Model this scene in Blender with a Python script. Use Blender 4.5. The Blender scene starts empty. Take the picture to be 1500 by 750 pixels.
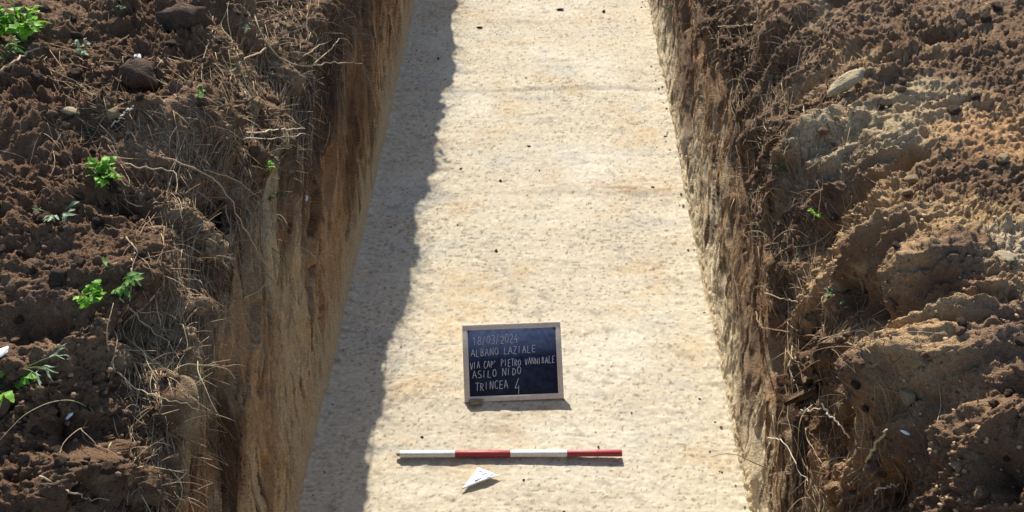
import bpy, math, random
import numpy as np
from mathutils import Vector, Matrix
from mathutils.bvhtree import BVHTree

random.seed(7); RNG = np.random.default_rng(7)
SC = bpy.context.scene
COL = SC.collection

# ------------------------------------------------------------------ camera, sky, sun
F_PX, CAM_H = 1400.0, 3.36                 # focal length in pixels of a 1500 px wide frame, eye height above trench floor
PITCH, YAW = math.radians(39.474), math.radians(1.2634)
cam_d = bpy.data.cameras.new('camera'); cam = bpy.data.objects.new('camera', cam_d); COL.objects.link(cam)
cam_d.sensor_fit = 'HORIZONTAL'; cam_d.sensor_width = 36.0; cam_d.lens = 36.0 * F_PX / 1500.0
cam_d.clip_start = 0.05; cam_d.clip_end = 2000
cam.location = (0, 0, CAM_H); cam.rotation_euler = (math.pi/2 - PITCH, 0, YAW)
SC.camera = cam
TO_SUN = np.array([-0.215, 1.30, 1.0]); TO_SUN /= np.linalg.norm(TO_SUN)
SUN_EL = math.asin(TO_SUN[2]); SUN_AZ = math.atan2(TO_SUN[0], TO_SUN[1])
w = bpy.data.worlds.new('World'); SC.world = w; w.use_nodes = True
wn = w.node_tree; bg = wn.nodes['Background']
sky = wn.nodes.new('ShaderNodeTexSky'); sky.sky_type = 'NISHITA'; sky.sun_disc = False
sky.sun_elevation = SUN_EL; sky.sun_rotation = SUN_AZ
wn.links.new(sky.outputs[0], bg.inputs[0]); bg.inputs[1].default_value = 0.122
sun_d = bpy.data.lights.new('sun', 'SUN'); sun_d.energy = 4.7; sun_d.angle = math.radians(0.53); sun_d.color = (1.0, 0.95, 0.86)
sun = bpy.data.objects.new('sun', sun_d); COL.objects.link(sun)
sun.rotation_euler = Vector(-TO_SUN).to_track_quat('-Z', 'Y').to_euler()
SC.view_settings.view_transform = 'Standard'; SC.view_settings.look = 'None'
SC.view_settings.exposure = 0.80; SC.view_settings.gamma = 1.0
SC.view_settings.use_curve_mapping = False

# ------------------------------------------------------------------ numeric helpers
PERM = np.random.default_rng(3).permutation(4096).astype(np.int32)
GR = np.random.default_rng(5).normal(size=(4096, 3)); GR /= np.linalg.norm(GR, axis=1)[:, None]; GR = GR.astype(np.float32)
RND = np.random.default_rng(9).random((4096, 4)).astype(np.float32)
def _h(ix, iy, iz): return PERM[(PERM[(PERM[ix & 4095] + iy) & 4095] + iz) & 4095]
def perlin(x, y, z):
    x = np.asarray(x, np.float32); y = np.asarray(y, np.float32); z = np.asarray(z, np.float32)
    x, y, z = np.broadcast_arrays(x, y, z)
    fx, fy, fz = np.floor(x), np.floor(y), np.floor(z)
    ix, iy, iz = fx.astype(np.int32), fy.astype(np.int32), fz.astype(np.int32)
    x = x - fx; y = y - fy; z = z - fz
    u, v, t = (q*q*q*(q*(q*6-15)+10) for q in (x, y, z))
    r = 0
    for dx in (0, 1):
        wx = u if dx else 1-u
        for dy in (0, 1):
            wy = v if dy else 1-v
            for dz in (0, 1):
                g = GR[_h(ix+dx, iy+dy, iz+dz)]
                r = r + wx*wy*(t if dz else 1-t) * (g[..., 0]*(x-dx) + g[..., 1]*(y-dy) + g[..., 2]*(z-dz))
    return r * 1.5
def fbm(x, y, z, oct=4, gain=.5):
    a, s, f = 1., 0, 1.
    for o in range(oct):
        s = s + a*perlin(x*f + 17.3*o, y*f + 5.1*o, z*f + 9.7*o); a *= gain; f *= 2.03
    return s
def worley(x, y, z):
    """distance to the nearest feature point and a random number of that cell"""
    x = np.asarray(x, np.float32); y = np.asarray(y, np.float32); z = np.asarray(z, np.float32)
    fx, fy, fz = np.floor(x), np.floor(y), np.floor(z)
    ix, iy, iz = fx.astype(np.int32), fy.astype(np.int32), fz.astype(np.int32)
    x = x-fx; y = y-fy; z = z-fz
    best = np.full(x.shape, 9., np.float32); rid = np.zeros(x.shape, np.float32)
    for dx in (-1, 0, 1):
        for dy in (-1, 0, 1):
            for dz in (-1, 0, 1):
                q = RND[_h(ix+dx, iy+dy, iz+dz)]
                d = (q[..., 0]+dx-x)**2 + (q[..., 1]+dy-y)**2 + (q[..., 2]+dz-z)**2
                m = d < best
                best = np.where(m, d, best); rid = np.where(m, q[..., 3], rid)
    return np.sqrt(best), rid
def clod_bumps(x, y, z, size, keep=.6):
    d, r = worley(x/size, y/size, z/size)
    return size*np.sqrt(np.clip(1-(d/.62)**2, 0, 1))*np.clip((r-(1-keep))/keep, 0, 1)
def smooth(a, b, v):
    t = np.clip((v-a)/(b-a), 0, 1); return t*t*(3-2*t)
def mix(a, b, t):
    t = np.asarray(t)[..., None]; return a*(1-t) + np.asarray(b)*t

# ------------------------------------------------------------------ mesh helpers
def tag(o, label=None, cat=None, group=None, kind=None):
    if label: o['label'] = label
    if cat: o['category'] = cat
    if group: o['group'] = group
    if kind: o['kind'] = kind
    return o
def mesh_np(name, verts, quads=None, tris=None, mat=None, parent=None, col=None, shade=True):
    me = bpy.data.meshes.new(name)
    verts = np.asarray(verts, np.float32).reshape(-1, 3)
    faces, counts = [], []
    if quads is not None and len(quads): faces.append(np.asarray(quads).ravel()); counts.append(np.full(len(quads), 4))
    if tris is not None and len(tris): faces.append(np.asarray(tris).ravel()); counts.append(np.full(len(tris), 3))
    lv = np.concatenate(faces).astype(np.int32); ct = np.concatenate(counts).astype(np.int32)
    me.vertices.add(len(verts)); me.vertices.foreach_set('co', verts.ravel())
    me.loops.add(len(lv)); me.loops.foreach_set('vertex_index', lv)
    me.polygons.add(len(ct)); me.polygons.foreach_set('loop_start', np.concatenate([[0], np.cumsum(ct)[:-1]]).astype(np.int32))
    if shade: me.polygons.foreach_set('use_smooth', np.ones(len(ct), bool))
    me.update(calc_edges=True)
    if col is not None:
        a = me.color_attributes.new('Col', 'FLOAT_COLOR', 'POINT')
        a.data.foreach_set('color', np.concatenate([np.asarray(col, np.float32), np.ones((len(verts), 1), np.float32)], 1).ravel())
    if mat: me.materials.append(mat)
    o = bpy.data.objects.new(name, me); COL.objects.link(o)
    if parent: o.parent = parent
    return o
def empty(name, loc):
    o = bpy.data.objects.new(name, None); COL.objects.link(o); o.location = loc; o.empty_display_size = .05; return o
class MB:
    def __init__(s): s.v, s.q, s.t, s.n = [], [], [], 0
    def add(s, v, q=None, t=None):
        s.v.append(np.asarray(v, float).reshape(-1, 3))
        if q is not None and len(q): s.q.append(np.asarray(q, int) + s.n)
        if t is not None and len(t): s.t.append(np.asarray(t, int) + s.n)
        s.n += len(s.v[-1])
    def box(s, c, h, M=None):
        c = np.array(c, float); h = np.array(h, float)
        v = np.array([[x, y, z] for x in (-1, 1) for y in (-1, 1) for z in (-1, 1)])*h + c
        if M is not None: v = v @ np.array(M).T
        s.add(v, [[0, 1, 3, 2], [4, 6, 7, 5], [0, 4, 5, 1], [2, 3, 7, 6], [0, 2, 6, 4], [1, 5, 7, 3]])
    def tube(s, pts, r, n=5):
        p = np.asarray(pts, float); m = len(p); r = np.broadcast_to(r, (m,))
        t = np.gradient(p, axis=0); t /= np.linalg.norm(t, axis=1)[:, None] + 1e-9
        a = np.cross(t, [0.31, 0.52, 0.79]); a /= np.linalg.norm(a, axis=1)[:, None] + 1e-9
        b = np.cross(t, a); th = np.arange(n)*2*math.pi/n
        v = p[:, None] + r[:, None, None]*(a[:, None]*np.cos(th)[None, :, None] + b[:, None]*np.sin(th)[None, :, None])
        i = np.arange(m-1)[:, None]*n; k = np.arange(n)[None]; k2 = (k+1) % n
        q = np.stack([i+k, i+k2, i+n+k2, i+n+k], -1).reshape(-1, 4)
        v = np.concatenate([v.reshape(-1, 3), p[:1], p[-1:]])
        c0, c1 = m*n, m*n+1; kk = np.arange(n)
        tr = np.concatenate([np.stack([np.full(n, c0), (kk+1) % n, kk], 1), np.stack([np.full(n, c1), (m-1)*n+kk, (m-1)*n+(kk+1) % n], 1)])
        s.add(v, q, tr)
    def arrays(s):
        return np.concatenate(s.v), (np.concatenate(s.q) if s.q else None), (np.concatenate(s.t) if s.t else None)
    def build(s, name, mat, parent=None, shade=True, origin=None):
        v, q, t = s.arrays()
        if origin is not None: v = v - np.array(origin)
        return mesh_np(name, v, q, t, mat, parent, shade=shade)

# ------------------------------------------------------------------ materials
def soil_mat(name, base=None, rough=.95, var=.35, bump=.4, s1=90, s2=320, spec=.15):
    m = bpy.data.materials.new(name); m.use_nodes = True; nt = m.node_tree; N = nt.nodes; L = nt.links
    b = N['Principled BSDF']; b.inputs['Roughness'].default_value = rough; b.inputs['Specular IOR Level'].default_value = spec
    tc = N.new('ShaderNodeTexCoord')
    n1 = N.new('ShaderNodeTexNoise'); n1.inputs['Scale'].default_value = s1; n1.inputs['Detail'].default_value = 5; n1.inputs['Roughness'].default_value = .65
    n2 = N.new('ShaderNodeTexNoise'); n2.inputs['Scale'].default_value = s2; n2.inputs['Detail'].default_value = 3
    L.new(tc.outputs['Object'], n1.inputs['Vector']); L.new(tc.outputs['Object'], n2.inputs['Vector'])
    ad = N.new('ShaderNodeMath'); ad.operation = 'ADD'; L.new(n1.outputs[0], ad.inputs[0]); L.new(n2.outputs[0], ad.inputs[1])
    mr = N.new('ShaderNodeMapRange'); mr.inputs['From Min'].default_value = .6; mr.inputs['From Max'].default_value = 1.4
    mr.inputs['To Min'].default_value = 1-var; mr.inputs['To Max'].default_value = 1+var
    L.new(ad.outputs[0], mr.inputs['Value'])
    if base is None:
        at = N.new('ShaderNodeAttribute'); at.attribute_name = 'Col'; src = at.outputs['Color']
    else:
        rgb = N.new('ShaderNodeRGB'); rgb.outputs[0].default_value = (*base, 1); src = rgb.outputs[0]
    mu = N.new('ShaderNodeVectorMath'); mu.operation = 'SCALE'; L.new(src, mu.inputs[0]); L.new(mr.outputs[0], mu.inputs['Scale'])
    L.new(mu.outputs[0], b.inputs['Base Color'])
    bp = N.new('ShaderNodeBump'); bp.inputs['Strength'].default_value = bump; bp.inputs['Distance'].default_value = .012
    L.new(ad.outputs[0], bp.inputs['Height']); L.new(bp.outputs[0], b.inputs['Normal'])
    return m
def leaf_mat(name, c1, c2):
    m = bpy.data.materials.new(name); m.use_nodes = True; nt = m.node_tree; N = nt.nodes; L = nt.links
    b = N['Principled BSDF']; b.inputs['Roughness'].default_value = .55; b.inputs['Specular IOR Level'].default_value = .3
    tc = N.new('ShaderNodeTexCoord'); n = N.new('ShaderNodeTexNoise'); n.inputs['Scale'].default_value = 45; n.inputs['Detail'].default_value = 3
    L.new(tc.outputs['Object'], n.inputs['Vector'])
    cr = N.new('ShaderNodeValToRGB'); cr.color_ramp.elements[0].position = .35; cr.color_ramp.elements[1].position = .65
    cr.color_ramp.elements[0].color = (*c1, 1); cr.color_ramp.elements[1].color = (*c2, 1)
    L.new(n.outputs[0], cr.inputs[0]); L.new(cr.outputs[0], b.inputs['Base Color'])
    tr = N.new('ShaderNodeBsdfTranslucent'); L.new(cr.outputs[0], tr.inputs[0])
    mx = N.new('ShaderNodeMixShader'); mx.inputs[0].default_value = .4
    L.new(b.outputs[0], mx.inputs[1]); L.new(tr.outputs[0], mx.inputs[2]); L.new(mx.outputs[0], N['Material Output'].inputs[0])
    return m
M = {}
M['floor'] = soil_mat('pale_tuff_floor', None, .95, .20, .18, 60, 230)
M['earth'] = soil_mat('excavated_earth', None, .97, .45, .9, 90, 260)
M['dark_clod'] = soil_mat('dark_earth', (.085, .056, .038), .97, .45, 1, 3.2, 12)
M['brown_clod'] = soil_mat('brown_earth', (.24, .150, .092), .97, .45, 1, 3.2, 12)
M['tan_clod'] = soil_mat('tan_earth', (.40, .29, .165), .97, .4, 1, 3.2, 12)
M['stone'] = soil_mat('pale_stone', (.42, .335, .205), .9, .35, .8, 2.2, 9)
M['pebble'] = soil_mat('dark_pebble', (.12, .09, .065), .9, .4, .8, 3, 10)
M['root_pale'] = soil_mat('dry_root', (.42, .31, .19), .85, .35, .2, 60, 200)
M['root_brown'] = soil_mat('brown_root', (.22, .14, .085), .9, .35, .2, 60, 200)
M['root_white'] = soil_mat('bleached_root', (.58, .52, .40), .8, .25, .2, 60, 200)
M['straw'] = soil_mat('dry_straw', (.40, .36, .20), .8, .3, .2, 40, 150)
M['white_bit'] = soil_mat('white_scrap', (.75, .75, .72), .7, .1, .2)
M['leaf_bright'] = leaf_mat('bright_leaf', (.12, .30, .025), (.26, .50, .04))
M['leaf_mid'] = leaf_mat('mid_leaf', (.07, .17, .03), (.17, .34, .06))
M['leaf_pale'] = leaf_mat('pale_leaf', (.20, .30, .16), (.36, .45, .28))
M['leaf_dark'] = leaf_mat('dark_leaf', (.03, .07, .025), (.07, .14, .04))
M['stem'] = leaf_mat('green_stem', (.14, .20, .06), (.22, .26, .10))
M['wood'] = soil_mat('weathered_wood', (.74, .65, .53), .75, .18, .15, 25, 120)
M['slate'] = soil_mat('blackboard', (.026, .038, .080), .9, .55, .05, 9, 40, .08)
M['chalk'] = soil_mat('chalk', (.74, .77, .84), .9, .22, .1, 130, 400)
M['white_paint'] = soil_mat('white_paint', (.72, .71, .68), .5, .22, .05, 22, 90, .4)
M['red_paint'] = soil_mat('red_paint', (.30, .034, .038), .48, .3, .05, 30, 120, .45)
M['metal'] = soil_mat('grey_metal_tip', (.28, .27, .26), .4, .1, .1)
M['card'] = soil_mat('white_card', (.84, .85, .87), .6, .05, .05, 40, 150)
M['ink'] = soil_mat('faded_blue_ink', (.60, .64, .80), .8, .2, 0)

# ------------------------------------------------------------------ trench floor
WL = .94
def yrows(a, b, k, off, far, near_a=None):
    ys = [a]
    while ys[-1] < b: ys.append(ys[-1] + k*(ys[-1]+off))
    tail = np.linspace(ys[-1], far, 70)[1:]
    return np.concatenate([ys, tail])
def grid_quads(nr, nc):
    i = np.arange(nr-1)[:, None]*nc + np.arange(nc-1)[None]
    return np.stack([i, i+1, i+nc+1, i+nc], -1).reshape(-1, 4)
TRENCH_A, TRENCH_B = 1.05, 15.0
ys = yrows(TRENCH_A-.05, 9.0, .0022, 1.2, TRENCH_B+.05)
xs = np.linspace(-1.10, 1.10, 380)
X, Y = np.meshgrid(xs, ys)
def floor_z(X, Y):
    z = .010*fbm(X*1.1, Y*1.1, 0*X+3, 3)
    z = z + 0.0020*fbm(X*2.2 + .6*fbm(X*1.5, Y*3, 0*X, 2), Y*10, 0*X+8, 4, .6)              # scrape lines across the trench
    rg = fbm(X*5, Y*30, 0*X+21, 3, .6); z = z - .006*np.clip(rg-.45, 0, 1)
    z = z + .0013*fbm(X*20, Y*62, 0*X+1, 4, .7)
    z = z + .004*np.tanh((Y-5.92-.03*np.sin(3*X))/.012) + .005*np.tanh((Y-4.70+.02*X)/.02)*smooth(-.3, .5, X) - .003*np.tanh((Y-3.55-.05*X)/.02)*smooth(.6, -.2, X)
    pit = fbm(X*26, Y*60, 0*X+33, 2, .6); z = z - .0025*smooth(.48, .85, pit)
    d = WL-np.abs(X)
    z = z + .008*np.clip(1-d/.05, 0, 1.6)**2                    # swept-up foot of the walls
    z = z + np.clip(1-d/.10, 0, 1)*(.006*fbm(X*20, Y*20, 0*X+5, 4, .7) + .004*fbm(X*8, Y*45, 0*X+15, 3, .7))
    return z
Z = floor_z(X, Y)
Z += .004*clod_bumps(X, Y, Z*0, .05, .25)/.05
n_big = fbm(X*1.3, Y*1.6, 0*X+40, 4); n_or = fbm(X*2.1, Y*3.4, 0*X+60, 5, .6); n_gr = fbm(X*2.3, Y*4.2, 0*X+80, 4, .6)
n_st = fbm(X*6, Y*40, 0*X+90, 4, .65); n_fine = fbm(X*40, Y*60, 0*X+70, 3, .7)
c = np.broadcast_to(np.array([.60, .522, .385]), X.shape+(3,)).copy()
c = mix(c, [.56, .41, .24], .58*smooth(.12, .75, n_or + .25*n_big))
c = mix(c, [.51, .475, .39], .75*smooth(.15, .7, n_gr))
c = mix(c, [.70, .64, .52], .6*smooth(.1, .7, -n_big))
band = np.exp(-((Y-4.72-.05*X)/.10)**2)*smooth(-.4, .5, X+.3*n_or) + .5*np.exp(-((Y-7.1)/.12)**2)
c = mix(c, [.50, .33, .17], .55*np.clip(band, 0, 1)*smooth(-.3, .3, n_st))
c = mix(c, [.44, .39, .31], .5*smooth(.35, .9, n_st))
c = mix(c, [.24, .19, .13], .9*smooth(.62, .85, n_fine+.35*n_st))
n_dash = fbm(X*24, Y*85, 0*X+77, 3, .65)
c = mix(c, [.27, .22, .155], .85*smooth(.42, .66, n_dash+.3*n_big))
c = mix(c, [.36, .32, .25], .55*smooth(.45, .8, fbm(X*7, Y*9, 0*X+123, 4, .7)))
c = mix(c, [.74, .67, .53], .6*smooth(.35, .8, fbm(X*30, Y*60, 0*X+55, 3, .7)))
for (fx, fy, rx, ry, colr, k) in ((.0, 5.92, .8, .012, [.40, .34, .25], .7), (.62, 4.74, .28, .018, [.34, .20, .09], .8), (-.16, 2.86, .12, .06, [.42, .33, .22], .6), (-.22, 2.62, .14, .08, [.60, .42, .21], .6),
                              (.55, 2.95, .12, .05, [.52, .50, .43], .6), (.25, 2.8, .05, .02, [.33, .29, .22], .7), (.2, 5.1, .5, .15, [.50, .47, .42], .4), (-.35, 3.6, .2, .3, [.62, .43, .22], .5), (-.1, 6.95, .5, .06, [.48, .36, .22], .5)):
    c = mix(c, colr, k*np.exp(-((X-fx)/rx)**2-((Y-fy+.02*n_or)/ry)**2)*smooth(-.5, .3, n_st))
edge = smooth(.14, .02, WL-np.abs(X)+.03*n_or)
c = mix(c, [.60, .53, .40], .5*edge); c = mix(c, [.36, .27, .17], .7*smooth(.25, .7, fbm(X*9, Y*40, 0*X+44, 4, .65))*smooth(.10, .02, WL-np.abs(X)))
c = c*np.array([.775, .775, .77])*(1+.15*np.clip(fbm(X*28, Y*100, 0*X+12, 3, .75), -1, 1))[..., None]
floor = mesh_np('trench_floor', np.stack([X, Y, Z], -1), grid_quads(len(ys), len(xs)), mat=M['floor'], col=c.reshape(-1, 3))
tag(floor, kind='structure')

# ------------------------------------------------------------------ earth banks: trench side, lip, sloping spoil
def catmull(P, seg_n):
    """P: (k, rows, 2) control points; seg_n samples in each segment -> (sum, rows, 2) and the segment coordinate"""
    k = len(P); out, tt = [], []
    for i in range(k-1):
        p0, p1, p2, p3 = P[max(i-1, 0)], P[i], P[i+1], P[min(i+2, k-1)]
        n = seg_n[i]; ts = np.arange(n)/n if i < k-2 else np.linspace(0, 1, n)
        d01 = np.maximum(np.linalg.norm(p1-p0, axis=-1), 1e-4)[:, None]**.5
        d12 = np.maximum(np.linalg.norm(p2-p1, axis=-1), 1e-4)[:, None]**.5
        d23 = np.maximum(np.linalg.norm(p3-p2, axis=-1), 1e-4)[:, None]**.5
        m1 = p2-p1; m2 = p2-p1
        if i > 0: m1 = d12*((p1-p0)/d01-(p2-p0)/(d01+d12)+(p2-p1)/d12)
        if i < k-2: m2 = d12*((p2-p1)/d12-(p3-p1)/(d12+d23)+(p3-p2)/d23)
        for t in ts:
            out.append((2*t**3-3*t*t+1)*p1+(t**3-2*t*t+t)*m1+(-2*t**3+3*t*t)*p2+(t**3-t*t)*m2); tt.append(i+t)
    return np.array(out), np.array(tt)
def normals(P):
    a = np.gradient(P, axis=0); b = np.gradient(P, axis=1)
    n = np.cross(a, b); n /= np.linalg.norm(n, axis=-1, keepdims=True)+1e-12
    return n
def raydir(px, py):
    cp, sp, cy, sy = math.cos(PITCH), math.sin(PITCH), math.cos(YAW), math.sin(YAW)
    fw = np.array([-sy*cp, cy*cp, -sp]); ri = np.array([cy, sy, 0]); up = np.cross(ri, fw)
    d = fw*F_PX + ri*(px-750) - up*(py-375); return d/np.linalg.norm(d)
def plane_pt(px, py, z):
    d = raydir(px, py); return np.array([0, 0, CAM_H]) + d*((z-CAM_H)/d[2])
class Bank:
    def __init__(s, P): s.P = P; s.N = None; s.make_bvh()
    def make_bvh(s, st=3):
        s.st = st; Q = s.P[::st, ::st]; s.nc = Q.shape[1]
        s.bvh = BVHTree.FromPolygons(Q.reshape(-1, 3).tolist(), grid_quads(Q.shape[0], Q.shape[1]).tolist())
    def pick(s, px, py):
        d = raydir(px, py); loc, nor, idx, dist = s.bvh.ray_cast(Vector((0, 0, CAM_H)), Vector(d))
        if loc is None: return None
        n = np.array(nor)
        if n @ d > 0: n = -n
        j, i = divmod(idx, s.nc-1)
        return np.array(loc), n, j*s.st, i*s.st
    def at(s, r, c):
        r = min(max(r, 0), s.P.shape[0]-1.001); c = min(max(c, 0), s.P.shape[1]-1.001); i, j = int(r), int(c); a, b = r-i, c-j
        def f(A): return (A[i, j]*(1-a)*(1-b)+A[i+1, j]*a*(1-b)+A[i, j+1]*(1-a)*b+A[i+1, j+1]*a*b)
        return f(s.P), f(s.N)
BY = np.concatenate([np.linspace(-6, 1.0, 40)[:-1], yrows(1.0, 8.0, .0014, 1.0, 20.0)])
def rowvar(*pairs):
    p = np.array(pairs, float); return np.interp(BY, p[:, 0], p[:, 1])
def wob(seed, f, a): return a*fbm(BY*f, BY*0+seed, BY*0+seed*1.7, 3)

def make_bank(sg):
    left = sg < 0
    one = np.ones_like(BY)
    foot = wob(11+sg, 1.3, .006 if sg < 0 else .008)
    if left:
        zl = rowvar((0, 1.15), (1.5, 1.20), (1.9, 1.36), (2.3, 1.41), (2.7, 1.38), (3.2, 1.32), (4.3, 1.33), (5.2, 1.36), (6, 1.5), (20, 1.5)) + wob(3, .9, .04)
        lip = rowvar((0, 1.00), (1.6, 1.00), (2.4, 1.01), (4, 1.01), (5, .985), (6, .925), (20, .92)) + wob(5, 1.6, .045) + wob(6, 6.3, .035)
        zc = rowvar((0, 1.40), (1.5, 1.44), (2.0, 1.60), (3, 1.64), (4, 1.62), (20, 1.72)) + wob(7, .8, .03)
        dc = rowvar((0, 1.22), (1.5, 1.18), (2.0, 1.11), (2.5, 1.11), (3, 1.18), (4, 1.28), (20, 1.30)) + wob(9, 1.2, .05)
        ctl = [(.91*one, -.07*one), (WL-.006+foot, -.025*one), (WL+.014+foot, .09*one), (WL+.04+foot, .6*one), (WL+.05+.7*foot, zl-.14), (lip, zl),
               (lip*.45+dc*.55, zl*.5+zc*.5), (dc, zc), (dc+.45, zc+.05), (dc+1.2, zc+.13), (4.0*one, 1.85*one), (7.2*one, 1.55*one)]
        seg = [12, 20, 95, 95, 50, 55, 55, 95, 120, 45, 14]
    else:
        zl = rowvar((0, .60), (1.8, .62), (2.6, .72), (4, .86), (6, .95), (20, .95)) + wob(13, 1.1, .06)
        lip = rowvar((0, 1.05), (2.5, 1.05), (5, 1.04), (20, 1.04)) + wob(15, 1.7, .030)
        zm = rowvar((0, 1.0), (2, 1.0), (3, 1.06), (20, 1.12)) + wob(17, 1.2, .05)
        dm = rowvar((0, 1.11), (2, 1.105), (3, 1.11), (5, 1.15), (20, 1.15)) + wob(19, 1.6, .035)
        zc = rowvar((0, 1.36), (1.8, 1.36), (2.4, 1.40), (3.2, 1.42), (5, 1.46), (20, 1.5)) + wob(21, .9, .03)
        dc = rowvar((0, 1.28), (1.8, 1.27), (2.4, 1.26), (3.2, 1.42), (4.5, 1.55), (20, 1.6)) + wob(23, 1.1, .05)
        ctl = [(.91*one, -.07*one), (WL-.006+foot, -.025*one), (WL+.014+foot, .09*one), (WL+.055+foot, .34*one), (.3*(WL+.055+foot)+.7*lip, zl-.12), (lip, zl),
               (dm, zm), (dc, zc), (dc+.45, zc+.07), (dc+1.2, zc+.17), (4.0*one, 1.8*one), (7.2*one, 1.55*one)]
        seg = [12, 20, 70, 70, 45, 90, 100, 95, 120, 45, 14]
    C = np.stack([np.stack([d, z], -1) for d, z in ctl])
    prof, T = catmull(C, seg)                                  # (cols, rows, 2)
    P = np.empty((len(BY), len(T), 3)); P[..., 0] = sg*prof[..., 0].T; P[..., 1] = BY[:, None]; P[..., 2] = prof[..., 1].T
    T = np.broadcast_to(T[None], P.shape[:2])
    arc = np.cumsum(np.concatenate([np.zeros((len(BY), 1)), np.linalg.norm(np.diff(P, axis=1), axis=-1)], 1), 1)
    flip = -1 if left else 1
    def nrm(P):
        n = normals(P)
        return n * np.sign((n[..., 2] - sg*n[..., 0]*1.0))[..., None]
    x, y, z = P[..., 0], P[..., 1], P[..., 2]
    wall = smooth(5.15, 4.6, T)                                # 1 on the cut side
    bank = 1-smooth(5.3, 4.7, T)
    crest = smooth(6.6, 7.3, T)
    fade = smooth(1.0, 1.7, T)*smooth(11, 10, T)
    n0 = nrm(P)
    D = .05*fbm(x*1.6, y*1.6, z*1.6+sg, 3)*bank*fade           # broad undulation
    # dug side: vertical tool grooves leaning towards the near end as they run down, and slabs broken away
    yy = y - (.62 if left else 1.15)*z + (.05 if left else .09)*fbm(y*2.4, z*2.4, x*0+3, 3)
    gro = fbm(yy*(15 if left else 10), z*(1.3 if left else 2.2), x*0+sg*3, 4, .6)
    gro = gro*np.clip(.75+1.3*fbm(yy*2.2, z*2.0, x*0+77, 3), .1, 1.7)
    ft = smooth(.02, .20 if left else .13, z)
    D = D + wall*fade*(ft*((.018 if left else .026)*gro + (.012*fbm(yy*42, z*2.2, x*0+13, 3, .7) if left else .013*fbm(yy*17, z*8, x*0+13, 4, .65)) + (.006*fbm(yy*60, z*20, x*0, 3, .7) if left else .007*fbm(yy*30, z*7, x*0, 4, .6)*np.clip(.6+1.6*fbm(yy*3, z*3, x*0+88, 2), 0, 1.6))) + .036*fbm(yy*2.6, z*1.8, x*0+7*sg, 3)*(.06+.94*smooth(.02, .5, z)) + (.003 if left else .010)*(1-ft)*fbm(y*9, z*9, x*0+4, 3) + (.004 if left else .008)*(1-ft)*fbm(y*34, z*34, x*0+14, 3, .7))
    slab = fbm(yy*4.5, z*2.2, x*0+31*sg, 3)
    crk = np.abs(fbm(yy*9, z*1.0, x*0+51*sg, 3, .55))
    D = D - wall*fade*ft*.022*smooth(.05, .0, crk)
    D = D - wall*fade*smooth(.22, .34, slab)*.05*smooth(.12, .45, z)
    # lip: torn, undercut
    lipw = np.exp(-((T-5.1)/.55)**2)
    D = D + lipw*.055*fbm(x*5, y*6, z*5+3, 4, .6)
    P1 = P + n0*D[..., None]
    b = Bank(P1)
    # gullies and ridges running down the spoil slope
    sl = arc - arc[np.arange(len(BY))[:, None], np.argmin(np.abs(T-5.0), axis=1)[:, None]]
    ys_ = y + (.25 if left else -.10)*sl + .10*fbm(x*3, y*3, z*3+90, 3)
    gul = fbm(ys_*5.5, sl*1.5, x*0+4*sg, 4, .55)
    slope_w = bank*(1-.75*smooth(7.0, 7.8, T))*fade
    D2 = slope_w*.017*fbm(ys_*17, sl*2.6, x*0+17*sg, 4, .7)*(1 if not left else .7) + slope_w*((.058 if not left else .045)*gul - (.05*np.clip(np.abs(fbm(ys_*3.4, sl*1.2, x*0+9, 2))*-1+.25, 0, 1)))
    feats = FEAT_L if left else FEAT_R
    ARC = arc; wq = .022*fbm(x*9, y*9, z*9+70, 3, .6)
    for (px, py, amp, ls, wy, sk) in feats:
        hit = b.pick(px, py)
        if hit is None: continue
        _, _, i, j = hit
        ds = ARC - ARC[i, j]; dy = y - y[i, j] - sk*ds
        r2 = (ds/ls)**2 + ((dy+wq)/wy)**2; D2 = D2 + (1.75 if amp > 0 else 2.1)*amp*np.exp(-r2**1.2)*bank
    # lumps of turned soil
    mk = T > 4.5
    xx, yq, zq = P1[..., 0][mk], P1[..., 1][mk], P1[..., 2][mk]
    wx_ = .034*fbm(xx*9, yq*9, zq*9, 3, .6) + .010*fbm(xx*45, yq*45, zq*45, 2, .6)
    lum = np.zeros_like(D2)
    rough = np.clip(.70+.9*fbm(xx*2.3, yq*2.3, zq*2.3+50, 3)-(0 if left else .12), .42 if left else .25, 1.4)
    v = ((.70 if left else .50)*clod_bumps(xx+wx_, yq, zq+wx_, .11, .40)*rough + .60*clod_bumps(xx, yq+wx_, zq, .055, .55)*rough
         + (.55 if left else .85)*clod_bumps(xx, yq, zq+wx_, .028, .65)*np.clip(rough, .4, 1.2) + (.45 if left else .75)*clod_bumps(xx, yq, zq, .014, .7)
         + (.036*fbm(xx*11, yq*11, zq*11, 5, .74) if left else .032*fbm(xx*17, yq*17, zq*17, 5, .76))*np.clip(rough, .55, 1.2)
         + (.026 if left else .016)*(.42-np.abs(fbm(xx*15, yq*15, zq*15+30, 4, .68)))*np.clip(rough, .4, 1.2))
    lum[mk] = v
    D2 = D2 + lum*(bank*.95)*fade*(.86 if left else .78)*(1-.30*(T < 6.2))
    n1 = nrm(P1)
    P2 = P1 + n1*D2[..., None]
    P2[:, 0] = P[:, 0]
    # ---- colours of the earth, plus recess shade painted in by some wall patches
    x, y, z = P2[..., 0], P2[..., 1], P2[..., 2]
    na = fbm(y*1.6, z*1.6, x*1.6+5*sg, 4); nb = fbm(y*4, z*4, x*4+11*sg, 4, .6); nf = fbm(y*22, z*22, x*22, 3, .7)
    yy = y - (.62 if left else 1.15)*z + (.05 if left else .09)*fbm(y*2.4, z*2.4, x*0+3, 3)
    st = fbm(yy*11, z*.9, x*0+2*sg, 4, .6); st2 = fbm(yy*46, z*2.6, x*0+5*sg, 4, .7)
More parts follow.
